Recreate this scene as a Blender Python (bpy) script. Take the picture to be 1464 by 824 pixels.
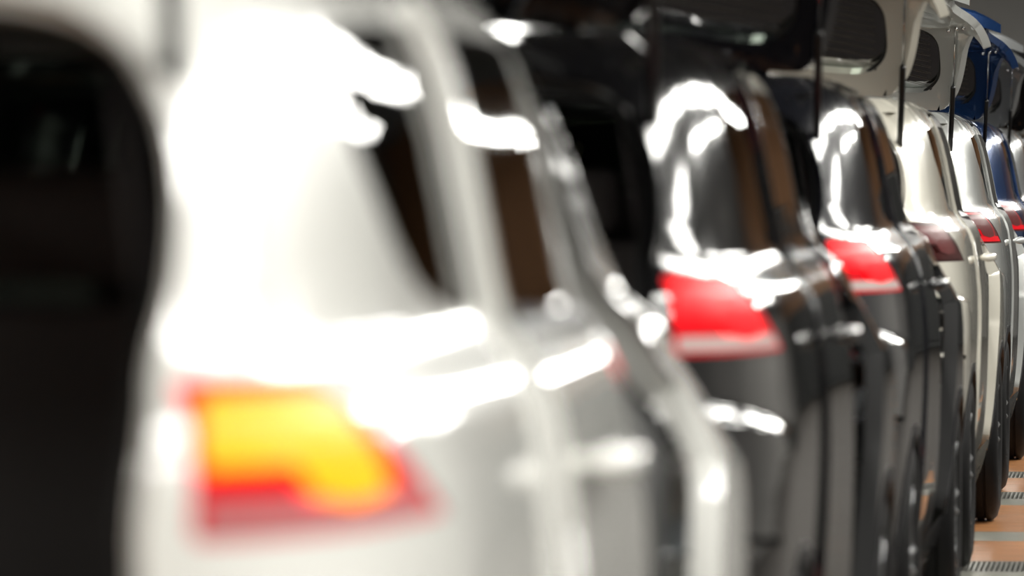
import bpy, bmesh, math, random
from mathutils import Vector, Matrix
random.seed(7)
PI = math.pi
sc = bpy.context.scene
for o in list(bpy.data.objects): bpy.data.objects.remove(o)

# ------------------------------------------------------------------ camera
FPX = 7970.0                      # focal length in pixels of the 1464 px wide frame (about 196 mm)
VPX, VPY = 1650.0, 240.0          # where the line of cars runs to
CAMH = 1.41
cd = bpy.data.cameras.new('camera'); cam = bpy.data.objects.new('camera', cd)
sc.collection.objects.link(cam); sc.camera = cam
cd.sensor_width = 36.0; cd.lens = 36.0 * FPX / 1464.0
cam.location = (0, 0, CAMH)
cam.rotation_euler = Vector((-(VPX - 732.0), FPX, -(412.0 - VPY))).to_track_quat('-Z', 'Y').to_euler()
cd.clip_start = 0.1; cd.clip_end = 300
cd.dof.use_dof = True; cd.dof.focus_distance = 25.0
cd.dof.aperture_fstop = 4.1

# ------------------------------------------------------------------ world, exposure
w = bpy.data.worlds.new('hall_dim'); sc.world = w; w.use_nodes = True
w.node_tree.nodes['Background'].inputs[0].default_value = (0.9, 0.95, 1.0, 1)
w.node_tree.nodes['Background'].inputs[1].default_value = 0.05
sc.view_settings.view_transform = 'Standard'; sc.view_settings.look = 'None'
sc.view_settings.gamma = 1.0; sc.view_settings.use_curve_mapping = False
sc.view_settings.exposure = -0.08

# ------------------------------------------------------------------ unseen lamp rows, added for reflections on the cars (fixtures built below)
LAMPS = []                        # (x, y, z, watts, width, length)
for i in range(14):  LAMPS.append((1.2, -1.4 + 3.4 * i, 3.0, 88, 0.5, 3.0))
for i in range(12):  LAMPS.append((-1.55, -0.2 + 4.0 * i, 4.3, 60, 0.5, 1.5))
for i in range(12):  LAMPS.append((-4.3, -0.4 + 4.0 * i, 3.3, 60, 0.34, 1.5))
for i in range(7):  LAMPS.append((3.7, -3.0 + 5.5 * i, 3.6, 105, 0.6, 3.0))  # extra row added to brighten the sides of the cars
for x, y, z, p, wd, ln in LAMPS:
    ld = bpy.data.lights.new('added_lamp_light', 'AREA'); ld.shape = 'RECTANGLE'
    ld.size = wd - 0.06; ld.size_y = ln - 0.08; ld.energy = p; ld.color = (1.0, 0.985, 0.93)
    lo = bpy.data.objects.new('added_lamp_light', ld); lo.location = (x, y, z - 0.055); sc.collection.objects.link(lo)

# ------------------------------------------------------------------ helpers
C = sc.collection
def srgb(h):
    v = [int(h[i:i + 2], 16) / 255 for i in (0, 2, 4)]
    return tuple((c / 12.92 if c <= 0.04045 else ((c + 0.055) / 1.055) ** 2.4) for c in v) + (1,)
def mat(name, col, rough=0.5, metal=0.0, coat=0.0, emis=None, es=0.0, noise=0.0, nscale=20, bump=0.0,
        trans=0.0, alpha=1.0, spec=0.5, stretch=None):
    m = bpy.data.materials.new(name); m.use_nodes = True
    nt = m.node_tree; b = nt.nodes['Principled BSDF']
    c = srgb(col) if isinstance(col, str) else col
    b.inputs['Base Color'].default_value = c; b.inputs['Roughness'].default_value = rough
    b.inputs['Metallic'].default_value = metal; b.inputs['Coat Weight'].default_value = coat
    b.inputs['Coat Roughness'].default_value = 0.02
    b.inputs['Specular IOR Level'].default_value = spec
    b.inputs['Transmission Weight'].default_value = trans; b.inputs['Alpha'].default_value = alpha
    if emis:
        b.inputs['Emission Color'].default_value = srgb(emis); b.inputs['Emission Strength'].default_value = es
    if noise or bump:
        tc = nt.nodes.new('ShaderNodeTexCoord'); n = nt.nodes.new('ShaderNodeTexNoise')
        n.inputs['Scale'].default_value = nscale; n.inputs['Detail'].default_value = 6
        src = tc.outputs['Object']
        if stretch:
            mp = nt.nodes.new('ShaderNodeMapping'); mp.inputs['Scale'].default_value = stretch
            nt.links.new(src, mp.inputs['Vector']); src = mp.outputs['Vector']
        nt.links.new(src, n.inputs['Vector'])
        if noise:
            mx = nt.nodes.new('ShaderNodeMixRGB'); mx.blend_type = 'MIX'
            k0 = tuple(max(0, v * (1 - noise)) for v in c[:3]) + (1,)
            k1 = tuple(min(1, v * (1 + noise)) for v in c[:3]) + (1,)
            mx.inputs[1].default_value = k0; mx.inputs[2].default_value = k1
            fo = n.outputs['Fac']
            if stretch:
                mr = nt.nodes.new('ShaderNodeMapRange'); mr.inputs['From Min'].default_value = .38; mr.inputs['From Max'].default_value = .62
                nt.links.new(fo, mr.inputs['Value']); fo = mr.outputs[0]
            nt.links.new(fo, mx.inputs[0]); nt.links.new(mx.outputs[0], b.inputs['Base Color'])
        if bump:
            bp = nt.nodes.new('ShaderNodeBump'); bp.inputs['Strength'].default_value = bump
            bp.inputs['Distance'].default_value = 0.01
            nt.links.new(n.outputs['Fac'], bp.inputs['Height']); nt.links.new(bp.outputs[0], b.inputs['Normal'])
    return m

M = {}
M['trim'] = mat('black_trim', '17171a', 0.35, noise=0.2, nscale=60)
M['frame'] = mat('frame_grey', '55554f', 0.3, 0.3, coat=0.6, noise=0.1, nscale=20)
M['seal'] = mat('rubber_seal', '0d0d0e', 0.6, noise=0.2, nscale=50)
M['tyre'] = mat('tyre_rubber', '0e0e0f', 0.6, spec=0.2, noise=0.25, nscale=40, bump=0.1)
M['rim'] = mat('alloy', 'a6a8aa', 0.28, 0.9, noise=0.05)
M['lining'] = mat('boot_lining', '17100f', 0.85, noise=0.25, nscale=60, bump=0.3)
M['seat'] = mat('seat_cloth', '454140', 0.8, noise=0.2, nscale=70, bump=0.2)
M['under'] = mat('underbody', '101011', 0.7, noise=0.2)
M['chrome'] = mat('chrome', 'd8d8d8', 0.12, 1.0, noise=0.03)
M['wire'] = mat('heating_wire', '3a3128', 0.5, noise=0.1)
M['roof_cloth'] = mat('roof_lining_cloth', 'a09c92', 0.9, noise=0.05)
M['strut'] = mat('strut_black', '0c0c0d', 0.3, noise=0.1)
M['plate'] = mat('plate_white', 'd8d8d2', 0.4, noise=0.04)
def glassmat(name, col, rough=0.02, tint=0.75):
    m = bpy.data.materials.new(name); m.use_nodes = True; nt = m.node_tree
    nt.nodes.clear(); o = nt.nodes.new('ShaderNodeOutputMaterial')
    g = nt.nodes.new('ShaderNodeBsdfGlossy'); g.inputs['Roughness'].default_value = rough
    t = nt.nodes.new('ShaderNodeBsdfTransparent'); t.inputs[0].default_value = srgb(col)
    f = nt.nodes.new('ShaderNodeFresnel'); f.inputs[0].default_value = 1.5
    n = nt.nodes.new('ShaderNodeTexNoise'); n.inputs['Scale'].default_value = 3
    mt = nt.nodes.new('ShaderNodeMath'); mt.operation = 'MULTIPLY_ADD'; mt.inputs[1].default_value = 0.01; mt.inputs[2].default_value = rough
    nt.links.new(n.outputs['Fac'], mt.inputs[0]); nt.links.new(mt.outputs[0], g.inputs['Roughness'])
    mx = nt.nodes.new('ShaderNodeMixShader')
    nt.links.new(f.outputs[0], mx.inputs[0]); nt.links.new(t.outputs[0], mx.inputs[1]); nt.links.new(g.outputs[0], mx.inputs[2])
    nt.links.new(mx.outputs[0], o.inputs[0]); return m
M['glass'] = glassmat('tinted_glass', '5a625a')
M['privacy'] = glassmat('dark_glass', '2c2b2b')
def lens(name, col, e=None, es=0.0, rough=0.35):
    return mat(name, col, rough, coat=0.0, spec=0.12, emis=e, es=es, noise=0.12, nscale=90)
M['lens_dark'] = lens('lens_dark', '3a1413')
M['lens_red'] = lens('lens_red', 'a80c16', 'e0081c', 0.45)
M['lens_pink'] = lens('lens_pink', 'b87a7c')
M['lens_red_lit'] = lens('lens_red_lit', 'd01018', 'ff0812', 1.3)
M['lens_amber'] = lens('lens_amber', 'ff9a10', 'ff7a08', 1.7)
M['lens_clear'] = lens('lens_clear', 'b9a9a6')
M['lens_smoke'] = lens('lens_smoke', '5a2a2a')
M['head'] = lens('headlamp', 'aab0b5')
PAINT = {
 'white': mat('paint_white', 'e9e9e4', 0.25, coat=1.0, noise=0.02, nscale=3),
 'black': mat('paint_black', '0b0b0d', 0.15, coat=1.0, noise=0.1, nscale=3),
 'night': mat('paint_night_blue', '16171d', 0.2, 0.2, coat=1.0, noise=0.1, nscale=3),
 'pearl': mat('paint_pearl', 'd3cfc2', 0.28, 0.15, coat=1.0, noise=0.02, nscale=3),
 'silver': mat('paint_silver', 'c9cbc8', 0.28, 0.5, coat=1.0, noise=0.03, nscale=3),
 'blue': mat('paint_blue', '1c3d6e', 0.25, 0.6, coat=1.0, noise=0.05, nscale=3),
 'grey': mat('paint_grey', '8e9090', 0.28, 0.5, coat=1.0, noise=0.05, nscale=3)}

def to_obj(name, bm, m, parent=None, loc=(0, 0, 0), smooth=True, autosharp=None):
    if smooth:
        for f in bm.faces: f.smooth = True
        if autosharp:
            bm.normal_update()
            for e in bm.edges:
                if len(e.link_faces) == 2 and e.calc_face_angle(0) > autosharp: e.smooth = False
    me = bpy.data.meshes.new(name); bm.to_mesh(me); bm.free()
    o = bpy.data.objects.new(name, me); C.objects.link(o); o.location = loc
    if parent: o.parent = parent
    for k in (m if isinstance(m, (list, tuple)) else [m]): me.materials.append(k)
    return o
def empty(name, loc, label=None, cat=None, group=None):
    o = bpy.data.objects.new(name, None); C.objects.link(o); o.location = loc; o.empty_display_size = 0.1
    if label: o['label'] = label
    if cat: o['category'] = cat
    if group: o['group'] = group
    return o
def tag(o, label=None, cat=None, group=None, kind=None):
    for k, v in (('label', label), ('category', cat), ('group', group), ('kind', kind)):
        if v: o[k] = v
    return o
def box(bm, x0, x1, y0, y1, z0, z1, bevel=0.0, seg=2, mi=0):
    r = bmesh.ops.create_cube(bm, size=1.0)
    for v in r['verts']:
        v.co = Vector(((x0 + x1) / 2 + v.co.x * (x1 - x0), (y0 + y1) / 2 + v.co.y * (y1 - y0), (z0 + z1) / 2 + v.co.z * (z1 - z0)))
    fs = set(f for v in r['verts'] for f in v.link_faces)
    for f in fs: f.material_index = mi
    if bevel:
        es = list(set(e for v in r['verts'] for e in v.link_edges))
        bmesh.ops.bevel(bm, geom=es, offset=bevel, segments=seg, profile=0.7, affect='EDGES')
def tube(bm, pts, r, n=8, cap=True):
    pts = [Vector(p) for p in pts]; rings = []
    rr = r if isinstance(r, (list, tuple)) else [r] * len(pts)
    for i, p in enumerate(pts):
        t = (pts[min(i + 1, len(pts) - 1)] - pts[max(i - 1, 0)]).normalized()
        a = Vector((0, 0, 1)) if abs(t.z) < 0.9 else Vector((1, 0, 0))
        u = t.cross(a).normalized(); v = t.cross(u)
        rings.append([bm.verts.new(p + (u * math.cos(k * 2 * PI / n) + v * math.sin(k * 2 * PI / n)) * rr[i]) for k in range(n)])
    for a, b in zip(rings, rings[1:]):
        for k in range(n): bm.faces.new((a[k], a[(k + 1) % n], b[(k + 1) % n], b[k]))
    if cap: bm.faces.new(rings[0][::-1]); bm.faces.new(rings[-1])
def lathe_x(bm, prof, cx, cy, cz, n=48, mi=0):
    """profile of (x, r) turned about the x axis"""
    rings = [[bm.verts.new((cx + x, cy + r * math.cos(2 * PI * k / n), cz + r * math.sin(2 * PI * k / n))) for k in range(n)] for x, r in prof]
    for a, b in zip(rings, rings[1:]):
        for k in range(n):
            f = bm.faces.new((a[k], a[(k + 1) % n], b[(k + 1) % n], b[k])); f.material_index = mi

# ------------------------------------------------------------------ body mapping: (s, z) wrapped round the car
def catmull(P, n=10, closed=False):
    out = []; N = len(P)
    for i in range(N if closed else N - 1):
        p = [P[(i + k) % N] if closed else P[min(max(i + k, 0), N - 1)] for k in (-1, 0, 1, 2)]
        for j in range(n):
            t = j / n
            out.append(tuple(0.5 * (2 * b + (c - a) * t + (2 * a - 5 * b + 4 * c - d) * t * t + (3 * b - a - 3 * c + d) * t ** 3)
                             for a, b, c, d in zip(*p)))
    if not closed: out.append(tuple(P[-1]))
    return out
OUT = catmull([(0, 0), (.3, .012), (.53, .045), (.70, .115), (.81, .22), (.875, .40), (.91, .68), (.92, 1.05), (.922, 1.6), (.924, 2.3),
               (.935, 3.1), (.948, 3.6), (.932, 3.93), (.82, 4.24), (.50, 4.42), (0, 4.48)], 12)
SS = [0.0]
for a, b in zip(OUT, OUT[1:]): SS.append(SS[-1] + math.hypot(b[0] - a[0], b[1] - a[1]))
SMAX = SS[-1]
def lerp_tab(tab, v):
    if v <= tab[0][0]: return tab[0][1]
    for (a, fa), (b, fb) in zip(tab, tab[1:]):
        if v <= b: return fa + (fb - fa) * (v - a) / (b - a)
    return tab[-1][1]
def smooth_tab(tab, n=8): 
    return catmull(tab, n)
WT = smooth_tab([(.05, .80), (.18, .845), (.30, .885), (.5, .912), (.75, .922), (.93, .922), (1.02, .915), (1.06, .911), (1.10, .904), (1.15, .895), (1.19, .878), (1.225, .850), (1.26, .830), (1.35, .812), (1.45, .792),
                 (1.52, .774), (1.57, .753), (1.61, .727), (1.64, .690), (1.655, .655), (1.7, .6)])
RT = smooth_tab([(.05, .12), (.25, .05), (.35, .01), (.5, 0), (.72, 0), (.80, .045), (.95, .05), (1.1, .055), (1.18, .066), (1.23, .088), (1.35, .16), (1.5, .265),
                 (1.6, .345), (1.64, .39), (1.655, .43), (1.7, .46)])
FT = smooth_tab([(.05, .1), (.3, .02), (.5, 0), (.8, .03), (.95, .08), (1.1, .2), (1.7, .2)])
def fade(t): t = min(max(t, 0), 1); return 1 - (3 * t * t - 2 * t ** 3)
def base(s):
    s = min(max(s, 0), SMAX - 1e-6)
    lo, hi = 0, len(SS) - 1
    while hi - lo > 1:
        m = (lo + hi) // 2
        if SS[m] <= s: lo = m
        else: hi = m
    t = (s - SS[lo]) / (SS[hi] - SS[lo])
    a, b = OUT[lo], OUT[hi]
    dx, dy = b[0] - a[0], b[1] - a[1]; L = math.hypot(dx, dy)
    return a[0] + dx * t, a[1] + dy * t, dy / L, -dx / L
def sx(x):                        # s of a point on the rear face
    for i in range(len(OUT) - 1):
        if OUT[i + 1][0] >= x: return SS[i] + (SS[i + 1] - SS[i]) * (x - OUT[i][0]) / (OUT[i + 1][0] - OUT[i][0])
def sy(y):                        # s of a point on the side (also nose)
    for i in range(len(OUT) - 1):
        if OUT[i + 1][1] >= y: return SS[i] + (SS[i + 1] - SS[i]) * (y - OUT[i][1]) / (OUT[i + 1][1] - OUT[i][1])
    return SMAX
def sfx(x):                       # s of a point on the nose by x
    for i in range(len(OUT) - 2, 0, -1):
        if OUT[i][0] >= x: return SS[i] + (SS[i + 1] - SS[i]) * (x - OUT[i][0]) / (OUT[i + 1][0] - OUT[i][0])
def droop(y, z):
    d = 0.0
    if z > 1.2 and y > 2.0: d += .07 * ((y - 2.0) / 1.0) ** 2 * (z - 1.2) / .45
    if z > .8 and y > 3.4: d += .17 * min(1.3, ((y - 3.4) / 1.0)) ** 2 * min(1, (z - .8) / .2)
    return d
def wrap(s, z, off=0.0):
    x0, y0, nx, ny = base(s)
    if y0 < .9 and z < 1.1:       # bulge of the tail under a crease that falls towards the wheel
        zc = 1.035 - .13 * y0
        off += .026 * (1 - fade((zc - z) / .035)) * (1 - fade((z - .55) / .3)) * fade((y0 - .35) / .5)
    x = x0 * lerp_tab(WT, z) / .922 + nx * off
    y = y0 + lerp_tab(RT, z) * fade((y0 - .05) / 1.5) - lerp_tab(FT, z) * fade((4.48 - y0) / 0.8) + ny * off
    if y0 > 2.3 and z > 1.0: x -= .062 * min(1, (y0 - 2.3) / 1.1) * min(1, (z - 1.0) / .14) * (x0 / .93)
    return Vector((x, y, z - droop(y0, z)))

def panel_bm(bm, outer, holes=(), off=0.0, side=1, step=0.06, origin=(0, 0, 0), mi=0, fn=wrap):
    """a sheet trimmed by loops in (s, z), laid on the body surface"""
    t = bmesh.new()
    for lp in [outer] + list(holes):
        vs = [t.verts.new((p[0], p[1], 0)) for p in lp]
        for i in range(len(vs)): t.edges.new((vs[i], vs[(i + 1) % len(vs)]))
    bmesh.ops.triangle_fill(t, use_beauty=True, use_dissolve=False, edges=t.edges[:])
    for ax in (0, 1):
        lo = min(p[ax] for p in outer); hi = max(p[ax] for p in outer)
        k = math.floor(lo / step) + 1
        while k * step < hi - 1e-4:
            co = [0, 0, 0]; co[ax] = k * step; no = [0, 0, 0]; no[ax] = 1
            bmesh.ops.bisect_plane(t, geom=t.verts[:] + t.edges[:] + t.faces[:], plane_co=co, plane_no=no, dist=1e-5); k += 1
    zl, zh = min(p[1] for p in outer), max(p[1] for p in outer)
    if fn is wrap and step < .1:
        for zc in (.94, .955, .967, .979, .991, 1.003, 1.015, 1.03, 1.165, 1.19, 1.21, 1.23, 1.245):
            if zl + .004 < zc < zh - .004:
                bmesh.ops.bisect_plane(t, geom=t.verts[:] + t.edges[:] + t.faces[:], plane_co=(0, zc, 0), plane_no=(0, 1, 0), dist=1e-5)
    O = Vector(origin)
    new = {}
    for v in t.verts:
        p = fn(v.co.x, v.co.y, off)
        p.x *= side; new[v] = bm.verts.new(p - O)
    for f in t.faces:
        vs = [new[v] for v in f.verts]
        # outward orientation: in (s,z) plane, normal +z ; outward when side=1
        if (f.normal.z > 0) != (side > 0): vs = vs[::-1]
        try:
            nf = bm.faces.new(vs); nf.material_index = mi
        except ValueError: pass
    t.free()
def sharp_bound(bm):
    for e in bm.edges:
        if e.is_boundary: e.smooth = False
def solid(o, th, off=-1):
    md = o.modifiers.new('thickness', 'SOLIDIFY'); md.thickness = th; md.offset = off; md.use_even_offset = False
    return o
def smooth_loop(P, n=4): return catmull(P, n, closed=True)
def rounded(P, r=0.03, n=5):
    """polygon with rounded corners"""
    out = []; N = len(P)
    for i in range(N):
        a, b, c = Vector(P[i - 1][:2]), Vector(P[i][:2]), Vector(P[(i + 1) % N][:2])
        rr = P[i][2] if len(P[i]) > 2 else r
        da, dc = a - b, c - b
        rr = min(rr, da.length * .45, dc.length * .45)
        if rr < 1e-4: out.append((b.x, b.y)); continue
        p0, p1 = b + da.normalized() * rr, b + dc.normalized() * rr
        for k in range(n + 1):
            t = k / n; q = p0 * (1 - t) ** 2 + b * 2 * t * (1 - t) + p1 * t * t
            out.append((q.x, q.y))
    return out
def XA(x, z, *r):                 # as X, by the true half width at that height
    return (sx(min(x * .922 / lerp_tab(WT, z), .9)), z) + r
def wrap_gate(s, z, off=0.0):     # the tailgate's own, squarer corner
    x0, y0, nx, ny = base(s)
    x = x0 * lerp_tab(WT, z) / .922 + nx * off
    yy = y0 if y0 < .04 else .04 + (y0 - .04) * .40
    return Vector((x, yy + lerp_tab(RT, z) * (1 if y0 < .3 else fade((yy - .2) / 1.5)) + ny * off, z))
def S(y, z, *r): return (sy(y), z) + r
def X(x, z, *r): return (sx(x), z) + r

# ------------------------------------------------------------------ the car (origin: floor under the middle of its tail)
RW, FW, WR = .90, 3.56, .345      # wheel centres and tyre radius
def arch(cy, r, a0, a1, n=14):
    return [S(cy + r * math.cos(math.radians(a0 + (a1 - a0) * k / n)), WR + r * math.sin(math.radians(a0 + (a1 - a0) * k / n))) for k in range(n + 1)]
HINGE = (0, .46, 1.665)
def build_car(parent):
    P = {}
    # --- body shell: quarter panels with the pillar, header, cant rail, pillar to the nose, roof
    opening = [XA(.698, .80), XA(.70, 1.0), XA(.70, 1.15), XA(.70, 1.28), XA(.697, 1.38), XA(.675, 1.46), XA(.625, 1.53), XA(.54, 1.568), XA(.3, 1.582), (0, 1.587)]
    open_s = catmull(opening, 5)
    door_rear = [S(1.47, 1.605), S(1.50, 1.45), S(1.50, 1.25), S(1.47, 1.02), S(1.42, .86), S(1.33, .70)]
    qw = rounded([S(.62, 1.545, .05), S(.66, 1.45, .06), S(.93, 1.30, .12), S(1.20, 1.262, .04), S(1.44, 1.262, .02), S(1.435, 1.565, .03)])
    light = rounded([X(.748, 1.090, .015), S(.65, 1.088, .015), S(.50, 1.16, .02), S(.39, 1.226, .03), X(.769, 1.228, .02)])
    P['light'] = light
    top = 1.655
    outer = open_s + [(sx(.2), top), (sx(.4), top), (sx(.6), top), (sx(.75), top), (sx(.85), top), S(.5, top), S(.9, top), S(1.5, top), S(2.1, top), S(2.6, top), S(2.9, top), S(3.02, top),
             S(3.10, 1.59), S(3.3, 1.42), S(3.5, 1.25), S(3.66, 1.10), S(3.62, 1.06),
             S(3.42, 1.12), S(3.16, 1.36), S(2.95, 1.555), S(2.88, 1.60), S(2.5, 1.612), S(2.0, 1.612), S(1.6, 1.612)] + door_rear
    outer += arch(RW, .375, 58, 151)[1:]
    outer += [S(.47, .60), S(.47, .765), X(.84, .775), X(.78, .785)]
    bm = bmesh.new()
    for sd in (1, -1): panel_bm(bm, outer, [qw, light], side=sd)
    # roof: rows from the outline to the middle
    NS, NT = 44, 10; ends = sy(3.02)
    rows = []
    for i in range(NS + 1):
        s = ends * i / NS; p = wrap(s, top); row = []
        for j in range(NT + 1):
            t = j / NT; xx = p.x * (1 - t); cr = .032 * (1 - (1 - t) ** 2) * min(1, p.x / .3 if p.x > 0 else 0)
            row.append((xx, p.y, p.z + cr))
        rows.append(row)
    for sd in (1, -1):
        V = [[bm.verts.new((a * sd, b, c)) for a, b, c in r] for r in rows]
        for i in range(NS):
            for j in range(NT):
                q = [V[i][j], V[i][j + 1], V[i + 1][j + 1], V[i + 1][j]]
                try: bm.faces.new(q[::-1] if sd > 0 else q)
                except ValueError: pass
    # sills
    for sd in (1, -1):
        panel_bm(bm, [S(1.30, .34), S(1.27, .20), S(1.3, .12), S(3.12, .12), S(3.17, .20), S(3.14, .34), S(3.0, .352), S(1.4, .352)], side=sd, step=.08)
    # painted flange of the boot opening, turned forward
    for sd in (1, -1):
        r0 = [wrap(s, z) for s, z in open_s]
        prev = None
        for p in r0:
            a = bm.verts.new((p.x * sd, p.y, p.z)); k = (1 if p.z < 1.5 else max(0, 1 - (p.z - 1.5) / .06))
            r = .014; ring = [a]
            for aa in (30, 60, 90):
                t = math.radians(aa); ring.append(bm.verts.new(((p.x - r * (1 - math.cos(t)) * k * .8) * sd, p.y + r * math.sin(t), p.z - r * (1 - math.cos(t)) * (1 - k))))
            for dx_, dy_, dz_ in ((.012, .035, .014), (.014, .075, .016), (.03, .08, .035)):
                ring.append(bm.verts.new(((p.x - dx_ * k) * sd, p.y + dy_, p.z - dz_ * (1 - k))))
            if prev:
                for u in range(len(ring) - 1):
                    q = (prev[u], prev[u + 1], ring[u + 1], ring[u]); bm.faces.new(q if sd > 0 else q[::-1])
            prev = ring
    bmesh.ops.remove_doubles(bm, verts=bm.verts[:], dist=0.0004)
    sharp_bound(bm)
    to_obj('body_shell', bm, PAINT['white'], parent, autosharp=.6)
    # --- black seal round the opening
    bm = bmesh.new()
    for sd in (1, -1):
        pts = []
        for s, z in open_s:
            p = wrap(s, z); k = (1 if p.z < 1.5 else max(0, 1 - (p.z - 1.5) / .06))
            pts.append(((p.x - .028 * k) * sd, p.y + .075, p.z - .032 * (1 - k)))
        tube(bm, pts, .011, 8)
    to_obj('boot_seal', bm, M['seal'], parent)
    # --- boot lining, floor, side trims
    bm = bmesh.new()
    prof = []
    for s, z in open_s:
        p = wrap(s, z); k = (1 if p.z < 1.5 else max(0, 1 - (p.z - 1.5) / .06))
        prof.append((p.x - .026 * k, p.y + .08, p.z - .03 * (1 - k)))
    for sd in (1, -1):
        bm = bmesh.new(); rws = []
        for yy, nx_ in ((0, 0), (.25, .04), (.75, .05)):
            rws.append([bm.verts.new((max(0, p[0] - nx_ * (1 if p[2] < 1.5 else 0)) * sd, p[1] + yy, p[2] + (0 if p[2] < 1.2 else -.01 * yy))) for p in prof])
        n_low = sum(1 for p in prof if p[2] < 1.20)
        for ri in range(2):
            for k in range(n_low - 1):
                q = (rws[ri][k], rws[ri][k + 1], rws[ri + 1][k + 1], rws[ri + 1][k]); bm.faces.new(q if sd < 0 else q[::-1])
        bmesh.ops.delete(bm, geom=[v for v in bm.verts if not v.link_faces], context='VERTS')
        to_obj('boot_side_trim', bm, M['lining'], parent, smooth=False)
    bm = bmesh.new(); box(bm, -.68, .68, .16, 1.15, .70, .76); to_obj('boot_floor', bm, M['lining'], parent, smooth=False)
    bm = bmesh.new(); box(bm, -.72, .72, .095, .16, .70, .79, .012); to_obj('sill_trim', bm, M['trim'], parent, smooth=False)
    # pillar trims above the belt, roof lining
    for sd in (1, -1):
        for y0_, y1_, x_ in ((.42, .64, .66), (1.36, 1.50, .735)):
            bm = bmesh.new(); vs = [bm.verts.new((sd * a, b, c)) for a, b, c in ((x_ + .02, y0_ - .12, 1.22), (x_ + .02, y1_, 1.22), (x_ - .06, y1_ + .02, 1.60), (x_ - .06, y0_ + .06, 1.60))]
            bm.faces.new(vs); to_obj('pillar_trim', bm, M['lining'], parent, smooth=False)
    bm = bmesh.new(); vs = [bm.verts.new(q) for q in ((-.66, .52, 1.605), (.66, .52, 1.605), (.66, 2.9, 1.56), (-.66, 2.9, 1.56))]; bm.faces.new(vs)
    to_obj('roof_lining', bm, M['roof_cloth'], parent, smooth=False)
    # --- rear seats, headrests, front seats, dashboard
    bm = bmesh.new()
    for x0 in (-.62, -.20, .22):
        box(bm, x0, x0 + .40, 1.22, 1.36, .52, 1.27, .03)
    box(bm, -.64, .64, 1.3, 1.85, .42, .58, .04)
    rs = to_obj('rear_seat', bm, M['seat'], parent)
    for x0 in (-.42, 0, .42):
        bm = bmesh.new(); box(bm, x0 - .12, x0 + .12, 1.22, 1.31, 1.29, 1.41, .03)
        tube(bm, [(x0 - .05, 1.27, 1.29), (x0 - .05, 1.27, 1.34)], .006, 6); tube(bm, [(x0 + .05, 1.27, 1.29), (x0 + .05, 1.27, 1.34)], .006, 6)
        h = to_obj('headrest', bm, M['seat'], rs)
    for x0 in (-.38, .38):
        bm = bmesh.new(); box(bm, x0 - .24, x0 + .24, 2.2, 2.34, .55, 1.15, .04); box(bm, x0 - .25, x0 + .25, 2.3, 2.8, .45, .60, .04)
        fs = to_obj('front_seat', bm, M['seat'], parent)
        bm = bmesh.new(); box(bm, x0 - .12, x0 + .12, 2.21, 2.30, 1.19, 1.36, .03); to_obj('headrest', bm, M['seat'], fs)
    bm = bmesh.new(); box(bm, -.72, .72, 3.0, 3.5, .75, 1.02, .05)
    tube(bm, [(-.38 + .18 * math.cos(a), 2.9 - .06 * math.sin(a), 1.0 + .17 * math.sin(a)) for a in [k * 2 * PI / 20 for k in range(21)]], .014, 6)
    to_obj('dashboard', bm, M['trim'], parent)
    # --- inner body behind the doors (seals and shut faces), underbody, wheel housings
    for sd in (1, -1):
        bm = bmesh.new()
        o_ = [S(1.36, 1.62), S(1.36, 1.0), S(1.30, .70), S(1.28, .25), S(3.12, .25), S(3.22, .72), S(3.50, 1.08), S(3.22, 1.38), S(2.98, 1.60)]
        w1 = rounded([S(1.56, 1.26), S(2.36, 1.24), S(2.36, 1.56), S(1.56, 1.57)], .03)
        w2 = rounded([S(2.50, 1.23), S(3.30, 1.17), S(2.98, 1.53), S(2.5, 1.56)], .03)
        panel_bm(bm, o_, [w1, w2], off=-.075, side=sd, step=.1)
        ib = to_obj('door_frame', bm, M['seal'], parent); solid(ib, .03)
    bm = bmesh.new()
    box(bm, -.80, .80, .35, 4.2, .22, .30, .02); box(bm, -.52, .52, .15, .75, .25, .6, .04); box(bm, -.6, .6, 3.1, 4.25, .3, .78, .05)
    for cy in (RW, FW):
        for sd in (1, -1):
            n = 16; a = []; b = []; c = []
            for k in range(n + 1):
                t = math.radians(-10 + 200 * k / n); yy = cy + .385 * math.cos(t); zz = WR + .385 * math.sin(t)
                a.append(bm.verts.new((sd * .885, yy, zz))); b.append(bm.verts.new((sd * .55, yy, zz)))
            for k in range(n): bm.faces.new((a[k], a[k + 1], b[k + 1], b[k]))
            bm.faces.new(b)
    tube(bm, [(.45, .12, .27), (.45, .5, .27)], .03, 10)
    to_obj('underbody', bm, M['under'], parent, smooth=False)
    # --- rear bumper
    bm = bmesh.new()
    bo = [(0, .36), (sx(.3), .36), (sx(.6), .355), X(.84, .33)] + [S(.50, .30)] + [S(.522, .40), S(.532, .50), S(.575, .60), S(.47, .605), S(.47, .75), X(.83, .765), X(.69, .785), (sx(.4), .79), (0, .79)]
    for sd in (1, -1): panel_bm(bm, bo, side=sd, step=.05)
    bmesh.ops.remove_doubles(bm, verts=bm.verts[:], dist=0.0004); sharp_bound(bm)
    rb = to_obj('rear_bumper', bm, PAINT['white'], parent); solid(rb, .012)
    bm = bmesh.new()
    for sd in (1, -1): panel_bm(bm, [(0, .20), (sx(.5), .20), X(.80, .22), S(.47, .26), S(.5, .30), X(.84, .325), (sx(.5), .352), (0, .355)], side=sd, step=.08, off=-.004)
    dt = to_obj('bumper_lower_trim', bm, M['trim'], rb); solid(dt, .01)
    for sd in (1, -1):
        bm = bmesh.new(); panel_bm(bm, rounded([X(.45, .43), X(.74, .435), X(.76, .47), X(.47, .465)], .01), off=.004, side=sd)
        tag(to_obj('reflector', bm, M['lens_red'], rb), 'red reflector strip')
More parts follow.
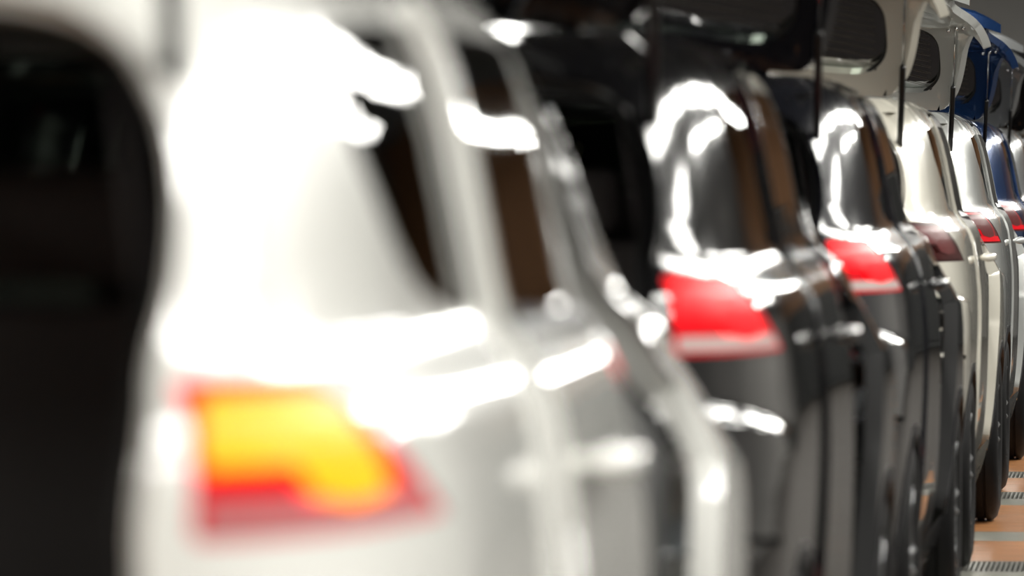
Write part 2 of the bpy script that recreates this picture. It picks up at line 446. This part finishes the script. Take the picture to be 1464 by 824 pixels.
    # --- quarter windows
    for sd in (1, -1):
        bm = bmesh.new()
        inner = qw
        panel_bm(bm, inner, off=-.006, side=sd, step=.08); to_obj('quarter_window', bm, M['privacy'], parent)
    # --- doors
    H1, H2 = (0, 2.43, 0), (0, 3.40, 0)
    handles = {}
    for kind in ('rear',):            # the front doors travel separately on this line
        if kind == 'rear':
            # outer loop anticlockwise
            o_ = [S(1.44, .365), S(2.425, .365), S(2.43, 1.20), S(2.42, 1.603), S(2.0, 1.605), S(1.62, 1.605), S(1.485, 1.598), S(1.51, 1.45), S(1.51, 1.25), S(1.48, 1.02), S(1.43, .86), S(1.345, .70)] + arch(RW, .385, 54, 12, 8)[:0] + [S(1.315, .60), S(1.30, .48), S(1.31, .365)][::1]
            o_ = [S(1.31, .365), S(2.425, .365), S(2.43, 1.20), S(2.42, 1.603), S(2.0, 1.605), S(1.62, 1.605), S(1.482, 1.598), S(1.512, 1.45), S(1.512, 1.25), S(1.482, 1.02), S(1.432, .86), S(1.345, .70), S(1.31, .60), S(1.30, .48)]
            win = rounded([S(1.56, 1.255), S(2.37, 1.235), S(2.365, 1.563), S(1.56, 1.565)], .025)
            hinge = Vector((.86, 2.42, 0)); hy = 1.62
        else:
            o_ = [S(2.44, .365), S(3.10, .365), S(3.20, .60), S(3.33, .80), S(3.40, 1.0), S(3.46, 1.115), S(3.22, 1.35), S(2.99, 1.55), S(2.91, 1.59), S(2.5, 1.603), S(2.437, 1.60), S(2.444, 1.2)]
            win = rounded([S(2.50, 1.232), S(3.32, 1.19), S(3.20, 1.32), S(2.97, 1.51), S(2.90, 1.548), S(2.50, 1.563)], .02)
            hinge = Vector((.86, 3.38, 0)); hy = 2.58
        for sd in (1, -1):
            O = Vector((hinge.x * sd, hinge.y, 0))
            # frame above the belt is thinner; the skin below carries the thickness
            bm = bmesh.new()
            if kind == 'rear': panel_bm(bm, o_, [win], side=sd, origin=O, step=.05)
            else: panel_bm(bm, [p for p in o_ if p[1] < 1.2] + [S(3.25, 1.178), S(2.444, 1.21)], side=sd, origin=O, step=.05)
            sharp_bound(bm)
            d = to_obj('door', bm, PAINT['white'], parent, loc=O); solid(d, .045 if kind == 'rear' else .06)
            if kind == 'front':
                bm = bmesh.new(); panel_bm(bm, [S(2.444, 1.212), S(3.25, 1.18)] + [p for p in o_ if p[1] > 1.21], [win], side=sd, origin=O, step=.05); sharp_bound(bm)
                solid(to_obj('window_frame', bm, M['frame'], d), .03)
            d['role'] = kind + ('_r' if sd > 0 else '_l')
            bm = bmesh.new(); panel_bm(bm, win, off=-.003, side=sd, origin=O, step=.08)
            to_obj('door_glass', bm, M['privacy'] if kind == 'rear' else M['glass'], d)
            # black waist strip
            bm = bmesh.new()
            y0_, y1_ = (1.53, 2.41) if kind == 'rear' else (2.46, 3.36)
            zz = (lambda y: 1.258 - .022 * (y - 1.5)) if kind == 'rear' else (lambda y: 1.237 - .078 * (y - 2.46))
            panel_bm(bm, [S(y0_, zz(y0_) - .022), S(y1_, zz(y1_) - .022), S(y1_, zz(y1_)), S(y0_, zz(y0_))], off=.005, side=sd, origin=O, step=.2)
            solid(to_obj('waist_strip', bm, M['trim'], d), .008)
            # inner trim card
            bm = bmesh.new()
            low = [p for p in o_ if p[1] < 1.21]
            ya, yb = (1.50, 2.38) if kind == 'rear' else (2.50, 3.25)
            panel_bm(bm, [S(ya, .46), S(yb - .05, .46), S(yb, 1.18), S(ya, 1.19)], off=-.05, side=sd, origin=O, step=.15)
            solid(to_obj('door_card', bm, M['trim'], d), .03)
            # handle: grip bar standing off on two feet
            bm = bmesh.new()
            pts = []
            for k in range(9):
                t = k / 8; yy = hy + .19 * t
                p = wrap(sy(yy), 1.085 if kind == 'rear' else 1.045, .012 + .038 * math.sin(PI * t) ** .5); p.x *= sd; pts.append(p - O)
            tube(bm, pts, [.009] + [.016] * 7 + [.009], 8)
            to_obj('door_handle', bm, PAINT['white'], d)
    # painted pillar between the door openings, dashboard end
    for sd in (1, -1):
        bm = bmesh.new(); panel_bm(bm, [S(2.43, .36), S(2.56, .36), S(2.55, 1.2), S(2.53, 1.612), S(2.44, 1.612), S(2.44, 1.2)], off=-.02, side=sd, step=.1); sharp_bound(bm)
        solid(to_obj('centre_pillar', bm, PAINT['white'], parent), .06)
        bm = bmesh.new(); panel_bm(bm, [S(3.64, 1.085), S(3.08, 1.585), S(2.93, 1.585), S(2.99, 1.53), S(3.18, 1.36), S(3.46, 1.10)], off=-.012, side=sd, step=.1); sharp_bound(bm)
        solid(to_obj('windscreen_pillar', bm, PAINT['white'], parent), .05)
    # body-side door strikers
    for sd in (1, -1):
        for yy, zz in ((1.47, 1.0), (2.40, .98)):
            bm = bmesh.new(); p = wrap(sy(yy), zz, -.065)
            p.x *= sd
            tube(bm, [p + Vector((0, -.02, -.02)), p + Vector((sd * .03, -.02, -.02)), p + Vector((sd * .03, -.02, .02)), p + Vector((0, -.02, .02))], .006, 6)
            to_obj('striker', bm, M['chrome'], parent)
    # --- fenders, bonnet, nose
    for sd in (1, -1):
        bm = bmesh.new()
        o_ = [S(3.125, .365), S(3.16, .30)] + [p for p in arch(FW, .375, 185, 15, 18)] + [S(3.99, .52), S(4.02, .74), S(4.05, .84), S(4.0, .985), S(3.7, 1.0), S(3.50, 1.075), S(3.475, 1.112), S(3.412, 1.0), S(3.345, .80), S(3.215, .60)]
        panel_bm(bm, o_, side=sd, step=.06); sharp_bound(bm)
        ff = to_obj('front_fender', bm, [PAINT['white'], PAINT['white']], parent); solid(ff, .045); ff.modifiers[0].material_offset_rim = 1
        # wheel arch mouldings
        for cy, a0, a1 in ((RW, -5, 170), (FW, 5, 180)):
            bm = bmesh.new()
            loop = arch(cy, .381, a0, a1, 16) + arch(cy, .352, a1, a0, 16)
            panel_bm(bm, loop, off=.004, side=sd, step=.08); sharp_bound(bm)
            solid(to_obj('wheel_arch_trim', bm, M['trim'], parent), .05)
    bm = bmesh.new()
    st, en = sy(3.56), SMAX
    rows = []
    for i in range(25):
        s = st + (en - st) * i / 24; p = wrap(s, 1.0, -.006); row = []
        for j in range(11):
            t = j / 10; u = 1 - t
            row.append((p.x * u, p.y + .0, p.z + .055 * (1 - u ** 2.5) * min(1, p.x / .4) ))
        rows.append(row)
    for sd in (1, -1):
        V = [[bm.verts.new((a * sd, b, c)) for a, b, c in r] for r in rows]
        for i in range(24):
            for j in range(10):
                q = [V[i][j], V[i][j + 1], V[i + 1][j + 1], V[i + 1][j]]
                try: bm.faces.new(q[::-1] if sd > 0 else q)
                except ValueError: pass
    bmesh.ops.remove_doubles(bm, verts=bm.verts[:], dist=0.0005); sharp_bound(bm)
    solid(to_obj('bonnet', bm, PAINT['white'], parent), .015)
    bm = bmesh.new()
    for sd in (1, -1):
        o_ = [S(4.0, .50), S(3.97, .30), S(4.1, .22), (sfx(.5), .20), (SMAX, .20), (SMAX, .42), (sfx(.45), .42), (sfx(.5), .62), (SMAX, .62), (SMAX, .76), (sfx(.4), .76), (sfx(.74), .79), S(4.04, .82), S(4.01, .72)]
        panel_bm(bm, o_, side=sd, step=.08)
    bmesh.ops.remove_doubles(bm, verts=bm.verts[:], dist=0.0005); sharp_bound(bm)
    fb = to_obj('front_bumper', bm, PAINT['white'], parent); solid(fb, .012)
    bm = bmesh.new()
    for sd in (1, -1):
        panel_bm(bm, [(sfx(.5), .42), (SMAX, .42), (SMAX, .62), (sfx(.5), .62)], off=-.03, side=sd, step=.2)
        panel_bm(bm, [(sfx(.42), .76), (SMAX, .76), (SMAX, .985), (sfx(.42), .985)], off=-.02, side=sd, step=.2)
    gr = to_obj('grille', bm, M['trim'], parent)
    for z in (.80, .85, .90, .95):
        bm = bmesh.new()
        for sd in (1, -1): panel_bm(bm, [(sfx(.42), z), (SMAX, z), (SMAX, z + .014), (sfx(.42), z + .014)], off=0, side=sd, step=.2)
        solid(to_obj('grille_bar', bm, M['chrome'], gr), .015)
    for sd in (1, -1):
        bm = bmesh.new()
        panel_bm(bm, rounded([S(4.07, .84), (sfx(.72), .80), (sfx(.43), .775), (sfx(.43), .975), (sfx(.7), .975), S(4.03, .96)], .02), off=-.002, side=sd, step=.08)
        to_obj('headlight', bm, M['head'], parent)
    # windscreen
    bm = bmesh.new(); R_ = []
    for i in range(13):
        t = i / 12; xx0 = .64 + .16 * t; y_ = 3.0 + .62 * t; z_ = 1.585 - .53 * t
        R_.append([bm.verts.new((xx0 * u, y_ + .16 * (1 - u * u) , z_ + .03 * (1 - u * u))) for u in [k / 8 - 1 for k in range(17)]])
    for a, b in zip(R_, R_[1:]):
        for k in range(16): bm.faces.new((a[k], b[k], b[k + 1], a[k + 1]))
    to_obj('windscreen', bm, M['glass'], parent)
    bm = bmesh.new(); box(bm, -.74, .74, 3.52, 3.72, .93, .99, .01); to_obj('scuttle', bm, M['trim'], parent)
    # --- tail lights
    for sd in (1, -1):
        bm = bmesh.new(); panel_bm(bm, light, off=-.002, side=sd, step=.04); sharp_bound(bm)
        lg = to_obj('tail_light', bm, M['lens_dark'], parent); solid(lg, .012); lg['role'] = 'lens'
        bm = bmesh.new()
        panel_bm(bm, rounded([X(.753, 1.146, .02), X(.825, 1.146, .01), X(.834, 1.118, .02), S(.345, 1.108, .02), S(.47, 1.113, .03), S(.43, 1.17, .02), S(.37, 1.220, .02), X(.774, 1.222, .02)]), off=.003, side=sd, step=.03)
        o1 = to_obj('light_guide', bm, M['lens_red'], lg); o1['role'] = 'rim'
        bm = bmesh.new()
        panel_bm(bm, rounded([X(.758, 1.152, .02), X(.829, 1.152, .01), X(.838, 1.124, .02), S(.345, 1.114, .02), S(.445, 1.120, .03), S(.41, 1.17, .02), S(.355, 1.213, .02), X(.780, 1.215, .02)]), off=.006, side=sd, step=.03)
        o2 = to_obj('signal_lamp', bm, M['lens_red'], lg); o2['role'] = 'core'
        bm = bmesh.new()
        panel_bm(bm, rounded([X(.757, 1.098), S(.58, 1.096), S(.53, 1.118), X(.759, 1.122)], .008), off=.004, side=sd, step=.04)
        o3 = to_obj('reversing_lamp', bm, M['lens_clear'], lg); o3['role'] = 'white'
    # --- tailgate (built shut, then swung up about its hinge)
    O = Vector(HINGE)
    # loop on the closed tail: lower edge, pointed ear beside the lights, arms of the glass, top
    half = [(0, .79), (.35, .79), (.60, .79), (.70, .81), (.72, .88), (.725, .95), (.765, 1.02), (.82, 1.075), (.862, 1.12), (.866, 1.135), (.835, 1.155), (.80, 1.18), (.775, 1.24), (.755, 1.34), (.735, 1.44), (.705, 1.53), (.65, 1.60), (.5, 1.635), (.25, 1.645), (0, 1.648)]
    halfs = [XA(a, b) if a else (0, b) for a, b in half]
    halfs = catmull(halfs, 3)
    gw = [(0, 1.235), (.40, 1.235), (.58, 1.25), (.64, 1.29), (.655, 1.38), (.645, 1.48), (.56, 1.565), (.35, 1.585), (0, 1.59)]
    gws = catmull([XA(a, b) for a, b in gw], 4)
    bm = bmesh.new()
    for sd in (1, -1):
        loop = halfs[:len(halfs)] + gws[::-1]
        panel_bm(bm, loop, side=sd, origin=O, fn=wrap_gate, step=.04)
    bmesh.ops.remove_doubles(bm, verts=bm.verts[:], dist=0.0005); sharp_bound(bm)
    tg = to_obj('tailgate', bm, PAINT['white'], parent, loc=O); solid(tg, .035)
    tg.rotation_euler = (math.radians(-98), 0, 0); tg['role'] = 'tailgate'
    # inner pressing: raised box along the lower part and the arms
    bm = bmesh.new()
    for sd in (1, -1):
        lp = catmull([XA(a, b) for a, b in [(0, .86), (.5, .865), (.62, .90), (.69, 1.0), (.72, 1.10), (.66, 1.17), (.5, 1.19), (0, 1.19)]], 3)
        hole = rounded([X(.20, .93), X(.50, .93), X(.54, 1.0), X(.5, 1.10), X(.2, 1.12)], .03)
        panel_bm(bm, lp, [hole], off=-.034, side=sd, origin=O, fn=wrap_gate, step=.06)
    bmesh.ops.remove_doubles(bm, verts=bm.verts[:], dist=0.0005); sharp_bound(bm)
    solid(to_obj('inner_panel', bm, PAINT['white'], tg), .03)
    bm = bmesh.new()
    for sd in (1, -1):
        g2 = catmull([XA(a, b) for a, b in [(0, 1.225), (.41, 1.225), (.595, 1.24), (.655, 1.29), (.67, 1.38), (.66, 1.49), (.57, 1.575), (.35, 1.597), (0, 1.60)]], 4)
        panel_bm(bm, g2, off=.004, side=sd, origin=O, fn=wrap_gate, step=.06)
    bmesh.ops.remove_doubles(bm, verts=bm.verts[:], dist=0.0005)
    rwd = to_obj('rear_window', bm, M['glass'], tg)
    bm = bmesh.new()
    for k in range(11):
        z = 1.27 + .028 * k; pts = []
        for u in range(-6, 7):
            p = wrap_gate(XA(abs(u) / 6 * .60 + .001, z)[0], z, -.001); pts.append(Vector((p.x * (1 if u >= 0 else -1), p.y, p.z)) - O)
        tube(bm, pts, .0015, 4, cap=False)
    hl = to_obj('heating_wires', bm, M['wire'], tg); hl['kind'] = 'stuff'
    # seal line along the arms (dark gasket)
    for sd in (1, -1):
        bm = bmesh.new(); pts = []
        for a, b in [(.58, 1.24), (.65, 1.285), (.665, 1.38), (.65, 1.48), (.565, 1.57)]:
            p = wrap_gate(XA(a, b)[0], b, -.03); pts.append(Vector((p.x * sd, p.y, p.z)) - O)
        tube(bm, catmull([tuple(p) for p in pts], 4), .009, 6)
        to_obj('window_gasket', bm, M['seal'], tg)
    # lip along the lower edge
    bm = bmesh.new(); LR = []
    for k in range(25):
        u = k / 12 - 1; e = max(0, abs(u) - .8) / .2
        p = wrap_gate(XA(abs(u) * .785 + .001, .83)[0], .83); sg = 1 if u > 0 else -1
        pr = .075 * (1 - .5 * e)
        LR.append([bm.verts.new(Vector((p.x * sg, p.y + dy, p.z + dz)) - O) for dy, dz in ((.01, -.045), (-pr * .8, -.045 + .01 * e), (-pr, -.03 + .01 * e), (-pr * .7, .0), (.0, .03))])
    for a, b in zip(LR, LR[1:]):
        for k in range(5): bm.faces.new((a[k], a[(k + 1) % 5], b[(k + 1) % 5], b[k]))
    bm.faces.new(LR[0][::-1]); bm.faces.new(LR[-1]); bmesh.ops.recalc_face_normals(bm, faces=bm.faces[:])
    to_obj('lower_lip', bm, PAINT['white'], tg, autosharp=.6)
    # spoiler over the glass
    bm = bmesh.new(); RWS = []
    for k in range(21):
        u = k / 10 - 1; xx = .66 * u
        p = wrap_gate(sx(abs(xx) if abs(xx) > .001 else .001), 1.64)
        y_ = p.y; e = .17 * (1 - .25 * u * u)
        RWS.append([bm.verts.new(Vector((p.x * (1 if u > 0 else -1) * (1.12 if abs(xx) > .001 else 0), y_ + dy, 1.64 + dz)) - O) for dy, dz in
                    ((.03, .028 - .012 * u * u), (-e * .5, .022 - .012 * u * u), (-e, .0 - .012 * u * u), (-e - .004, -.018 - .012 * u * u), (-e * .5, -.012), (.0, -.03))])
    for a, b in zip(RWS, RWS[1:]):
        for k in range(6): bm.faces.new((a[k], a[(k + 1) % 6], b[(k + 1) % 6], b[k]))
    bm.faces.new(RWS[0][::-1]); bm.faces.new(RWS[-1])
    bmesh.ops.recalc_face_normals(bm, faces=bm.faces[:])
    to_obj('spoiler', bm, PAINT['white'], tg, autosharp=.6)
    # ball studs, buffers, hinges
    for sd in (1, -1):
        for a, b in ((.715, 1.20), (.755, 1.17), (.79, 1.135)):
            bm = bmesh.new(); p = wrap_gate(XA(a, b)[0], b, -.045); p.x *= sd
            bmesh.ops.create_uvsphere(bm, u_segments=12, v_segments=8, radius=.011, matrix=Matrix.Translation(p - O))
            to_obj('ball_stud', bm, M['chrome'], tg)
    # lamps carried by the tailgate, inner halves of the lights
    for sd in (1, -1):
        bm = bmesh.new(); panel_bm(bm, rounded([X(.42, 1.09), X(.68, 1.09), X(.685, 1.20), X(.45, 1.205)], .02), off=.005, side=sd, origin=O, fn=wrap_gate, step=.06)
        to_obj('tailgate_light', bm, M['lens_dark'], tg)
    bm = bmesh.new()
    for sd in (1, -1): panel_bm(bm, [(0, .90), (sx(.27), .90), (sx(.27), 1.01), (0, 1.01)], off=.003, side=sd, origin=O, fn=wrap_gate, step=.2)
    to_obj('plate_recess', bm, M['trim'], tg)
    # wiper
    bm = bmesh.new(); pts = []
    for xx, zz in ((0, 1.215), (.1, 1.25), (.2, 1.27), (.34, 1.285)):
        p = wrap_gate(sx(max(xx, .001)), zz, .018); pts.append(p - O)
    tube(bm, pts, .007, 6); to_obj('wiper', bm, M['trim'], tg)
    # --- gas struts from the opening's edge to the stud
    rot = Matrix.Rotation(math.radians(-98), 3, 'X')
    for sd in (1, -1):
        q = wrap_gate(XA(.755, 1.17)[0], 1.17, -.052); q.x *= sd; topp = rot @ (q - O) + O
        b0 = wrap(XA(.70, 1.46)[0], 1.46); b0 = Vector(((b0.x - .025) * sd, b0.y + .03, b0.z))
        mid = b0.lerp(topp, .56)
        bm = bmesh.new(); tube(bm, [b0, b0.lerp(topp, .03), b0.lerp(topp, .04), mid - (topp - b0) * .01, mid], [.006, .006, .011, .011, .008], 10)
        stt = to_obj('gas_strut', bm, M['strut'], parent)
        bm = bmesh.new(); tube(bm, [mid, topp], .0045, 8); to_obj('strut_rod', bm, M['chrome'], stt)
    # --- wheels
    for cy in (RW, FW):
        for sd in (1, -1):
            cx = sd * (.805 if cy < 2 else .828); bm = bmesh.new()
            hw = .108
            prof = [(-hw + .012, .225), (-hw, .25), (-hw - .004, .29), (-hw + .006, .325), (-hw + .022, .341)]
            for g in (-.055, -.018, .018, .055):
                prof += [(g - .006, .345), (g - .004, .336), (g + .004, .336), (g + .006, .345)]
            prof += [(hw - .022, .341), (hw - .006, .325), (hw + .004, .29), (hw, .25), (hw - .012, .225)]
            lathe_x(bm, [(a * sd, b) for a, b in prof], cx, cy, WR, 56)
            bmesh.ops.recalc_face_normals(bm, faces=bm.faces[:])
            ty = to_obj('wheel', bm, M['tyre'], parent, autosharp=.7)
            bm = bmesh.new()
            lathe_x(bm, [(a * sd, b) for a, b in ((-.095, .225), (-.08, .215), (.05, .205), (.085, .215), (.098, .228))], cx, cy, WR, 40)
            for k in range(5):
                for da in (-.14, .14):
                    a = k * 2 * PI / 5 + da; a2 = k * 2 * PI / 5 + da * .5
                    tube(bm, [(cx + sd * .06, cy + .05 * math.cos(a2), WR + .05 * math.sin(a2)), (cx + sd * .085, cy + .13 * math.cos(a), WR + .13 * math.sin(a)), (cx + sd * .09, cy + .218 * math.cos(a), WR + .218 * math.sin(a))], [.018, .014, .016], 6)
            lathe_x(bm, [(a * sd, b) for a, b in ((0, .06), (.07, .06), (.085, .045), (.088, .0))], cx, cy, WR, 20)
            bmesh.ops.recalc_face_normals(bm, faces=bm.faces[:])
            to_obj('rim', bm, M['rim'], ty)
            bm = bmesh.new(); lathe_x(bm, [(-.02, .0), (-.02, .15), (.0, .15), (.0, .0)], cx, cy, WR, 28)
            to_obj('brake_disc', bm, M['under'], ty)

proto = empty('car', (0, 0, 0))
build_car(proto)

def copy_tree(o, parent=None):
    c = o.copy(); C.objects.link(c)
    if parent: c.parent = parent
    for ch in list(o.children): copy_tree(ch, c)
    return c
def walk(o):
    yield o
    for c in o.children: yield from walk(c)

CX = -1.55
PITCH = 4.78
CARS = [ # paint, dx, front door opening (deg), rear door (deg), light style, label
 ('white', 0, 7.0, 1.2, 'amber', 'white car nearest the camera with its amber turn signal lit'),
 ('black', 0, 5.0, .6, 'red', 'black car right behind the nearest white one, red tail light glowing'),
 ('night', 0, 4.8, .4, 'red', 'dark blue-black car with glowing red light between the black car and the pearl one'),
 ('pearl', 0, 4.0, .4, 'dark', 'pearl beige car with beige raised tailgate and unlit smoked tail light'),
 ('silver', 0, 2.0, .3, 'redsoft', 'silver white car directly in front of the blue one'),
 ('blue', 0, 1.6, .3, 'redsoft', 'blue car with blue raised tailgate and spoiler'),
 ('grey', 0, 1.4, .6, 'dark', 'grey car just beyond the blue one'),
 ('black', 0, 1.4, .6, 'dark', 'black car last but one of the line, far behind the blue car'),
 ('silver', 0, 1.4, .6, 'dark', 'silver car at the far end of the line')]
for i, (paint, dx, fd, rd, ls, label) in enumerate(CARS):
    c = proto if i == 0 else copy_tree(proto)
    c.location = (CX + dx, 4.48 + PITCH * i, 0)
    tag(c, label, 'car', 'cars with raised tailgates on the assembly line')
    for o in walk(c):
        if o.type != 'MESH': continue
        for k, sl in enumerate(o.material_slots):
            if o.data.materials[k] == PAINT['white']:
                sl.link = 'OBJECT'; sl.material = M['seal'] if k == 1 and paint in ('black', 'night') else PAINT[paint]  # fender edge on dark cars set matt black to suppress a lamp reflection
        role = o.get('role')
        if role in ('front_r', 'rear_r', 'front_l', 'rear_l'):
            a = fd if role.startswith('front') else rd
            o.rotation_euler = (0, 0, math.radians(a) * (1 if role.endswith('r') else -1))
        if role in ('lens', 'rim', 'core', 'white'):
            sl = o.material_slots[0]; sl.link = 'OBJECT'
            sl.material = {'amber': {'lens': M['lens_red'], 'rim': M['lens_red_lit'], 'core': M['lens_amber'], 'white': M['lens_pink']},
                           'red': {'lens': M['lens_red'], 'rim': M['lens_red_lit'], 'core': M['lens_red_lit'], 'white': M['lens_clear']},
                           'redsoft': {'lens': M['lens_smoke'], 'rim': M['lens_red'], 'core': M['lens_smoke'], 'white': M['lens_red']},
                           'dark': {'lens': M['lens_dark'], 'rim': M['lens_dark'], 'core': M['lens_smoke'], 'white': M['lens_dark']}}[ls][role]
            if ls == 'amber' and role == 'core': o['label'] = 'lit amber turn signal'
for o in bpy.data.objects:
    if 'role' in o: del o['role']

# ------------------------------------------------------------------ the hall
M['conc'] = mat('concrete', '33302d', 0.85, spec=0.1, noise=0.2, nscale=3, bump=0.1)
M['wall'] = mat('wall_grey', '8f8d8a', 0.8, noise=0.08, nscale=2)
M['brown'] = mat('added_panel_brown', 'b58258', 0.6, noise=0.15, nscale=3)
M['ceil'] = mat('ceiling_dark', '4a4a48', 0.8, noise=0.1, nscale=1)
M['wood'] = mat('floor_wood', 'a57248', 0.3, noise=0.4, nscale=7, stretch=(.5, 7, 1), bump=0.05)
M['steel'] = mat('steel_plate', '96968c', 0.35, 0.5, noise=0.25, nscale=12)
M['grate'] = mat('grating_steel', '9a9a94', 0.35, 0.7, noise=0.1)
M['pit'] = mat('pit_black', '080808', 0.9, noise=0.1)
M['lamp_case'] = mat('lamp_case', 'd5d5d0', 0.4, noise=0.03)
M['lamp_glow'] = mat('lamp_glow', 'ffffff', 0.5, emis='fffaf0', es=4.0, noise=0.01)
def slab(name, x0, x1, y0, y1, z0, z1, m, kind='structure', parent=None):
    bm = bmesh.new(); box(bm, x0, x1, y0, y1, z0, z1)
    o = to_obj(name, bm, m, parent, smooth=False)
    if kind: o['kind'] = kind
    return o
fl = slab('floor', -9, 6, -6, 48, -.12, -.06, M['conc'])
slab('wall_left', -9.2, -9, -6, 48, -.06, 7, M['wall'])
slab('wall_right', 6, 6.2, -6, 48, -.06, 7, M['wall'])
slab('wall_far', -9, 6, 48, 62.2, -.06, 7, M['wall'])
slab('wall_back', -9, 6, -6.2, -6, -.06, 7, M['wall'])
slab('ceiling', -9, 6, -6, 48, 7, 7.2, M['ceil'])
# line platform: wooden boards, steel plates and gratings, all children of the floor
def boards(y0, y1, n):
    for k in range(n):
        d = (y1 - y0) / n
        slab('floor_board', -3.6, -0.42, y0 + d * k + .002, y0 + d * (k + 1) - .002, -.06, -.001, M['wood'], None, fl)
def plate(y0, y1): slab('steel_plate', -3.6, -0.42, y0 + .004, y1 - .004, -.06, -.001, M['steel'], None, fl)
def grating(y0, y1):
    bm = bmesh.new(); n = 0
    x = -2.9
    while x < -0.43:
        box(bm, x, x + .007, y0 + .02, y1 - .02, -.03, -.002); x += .018
    box(bm, -3.6, -0.42, y0 + .004, y0 + .02, -.05, -.001); box(bm, -3.6, -0.42, y1 - .02, y1 - .004, -.05, -.001)
    o = to_obj('floor_grating', bm, M['grate'], fl, smooth=False); o['kind'] = 'stuff'
    slab('grating_pit', -3.6, -0.42, y0, y1, -.058, -.05, M['pit'], None, fl)
P0 = 19.54 - 4.32 * 5
for k in range(14):
    y = P0 + 4.32 * k
    far = k > 8 or k < 3
    grating(y, y + .53); boards(y + .53, y + 1.62, 2)
    plate(y + 1.62, y + 2.16) if k != 6 else grating(y + 1.62, y + 2.16)
    boards(y + 2.16, y + 3.88, 3); plate(y + 3.88, y + 4.32)
bp = empty('added_cladding', (0, 47.94, 0), 'brown panels added for reflections, high on the far wall beyond the aisle', 'cladding')  # added out of view so the side glass reflects brown
for k in range(5):
    bm = bmesh.new(); box(bm, k * 1.2 + .005, k * 1.2 + 1.19, 0, .06, 1.9, 4.4, .005); to_obj('added_brown_panel', bm, M['brown'], bp, smooth=False)
M['cab'] = mat('added_cabinet_dark', '1d1f1e', 0.5, noise=0.15, nscale=4)
for k, nm in enumerate(('first', 'second', 'third', 'fourth')):  # cabinets added out of view to darken reflections in the car sides
    e = empty('added_cabinet', (.7 + 1.42 * k, 47.0, -.06), 'added dark cabinet, ' + nm + ' from the car line, along the far wall', 'cabinet', 'added dark cabinets along the far wall')
    bm = bmesh.new(); box(bm, -.69, .69, 0, .6, 0, 1.9, .01); to_obj('cabinet_body', bm, M['cab'], e, smooth=False)
    for sd in (-1, 1):
        bm = bmesh.new(); box(bm, min(sd * .01, sd * .67), max(sd * .01, sd * .67), -.02, 0, .08, 1.86, .004); dd = to_obj('cabinet_door', bm, M['cab'], e, smooth=False)
        bm = bmesh.new(); tube(bm, [(sd * .06, -.05, .9), (sd * .06, -.05, 1.08)], .008, 6); to_obj('handle', bm, M['chrome'], dd)
# fixtures of the added lamp rows
ORD = ['first', 'second', 'third', 'fourth', 'fifth', 'sixth', 'seventh', 'eighth', 'ninth', 'tenth', 'eleventh', 'twelfth', 'thirteenth', 'fourteenth']
CNT = {}
for i, (x, y, z, p, wd, ln) in enumerate(LAMPS):
    row = 'near the right wall' if x > 3 else 'over the aisle right of the cars' if x > 0 else ('high over the middle of the cars' if x > -2 else 'over the aisle left of the cars')
    e = empty('added_ceiling_light', (x, y, z), 'added white ceiling lamp, ' + ORD[CNT.setdefault(row, 0)] + ' from the camera end, ' + row, 'ceiling light', 'added lamps ' + row)
    CNT[row] += 1
    bm = bmesh.new(); box(bm, -wd / 2, wd / 2, -ln / 2, ln / 2, -.05, .03, .01); to_obj('lamp_housing', bm, M['lamp_case'], e, smooth=False)
    bm = bmesh.new(); box(bm, -wd / 2 + .03, wd / 2 - .03, -ln / 2 + .04, ln / 2 - .04, -.054, -.049); to_obj('diffuser', bm, M['lamp_glow'], e, smooth=False)
    bm = bmesh.new()
    for yy in (-ln / 2 + .2, ln / 2 - .2): tube(bm, [(0, yy, .03), (0, yy, 7 - z)], .006, 6)
    to_obj('hanging_rod', bm, M['trim'], e)
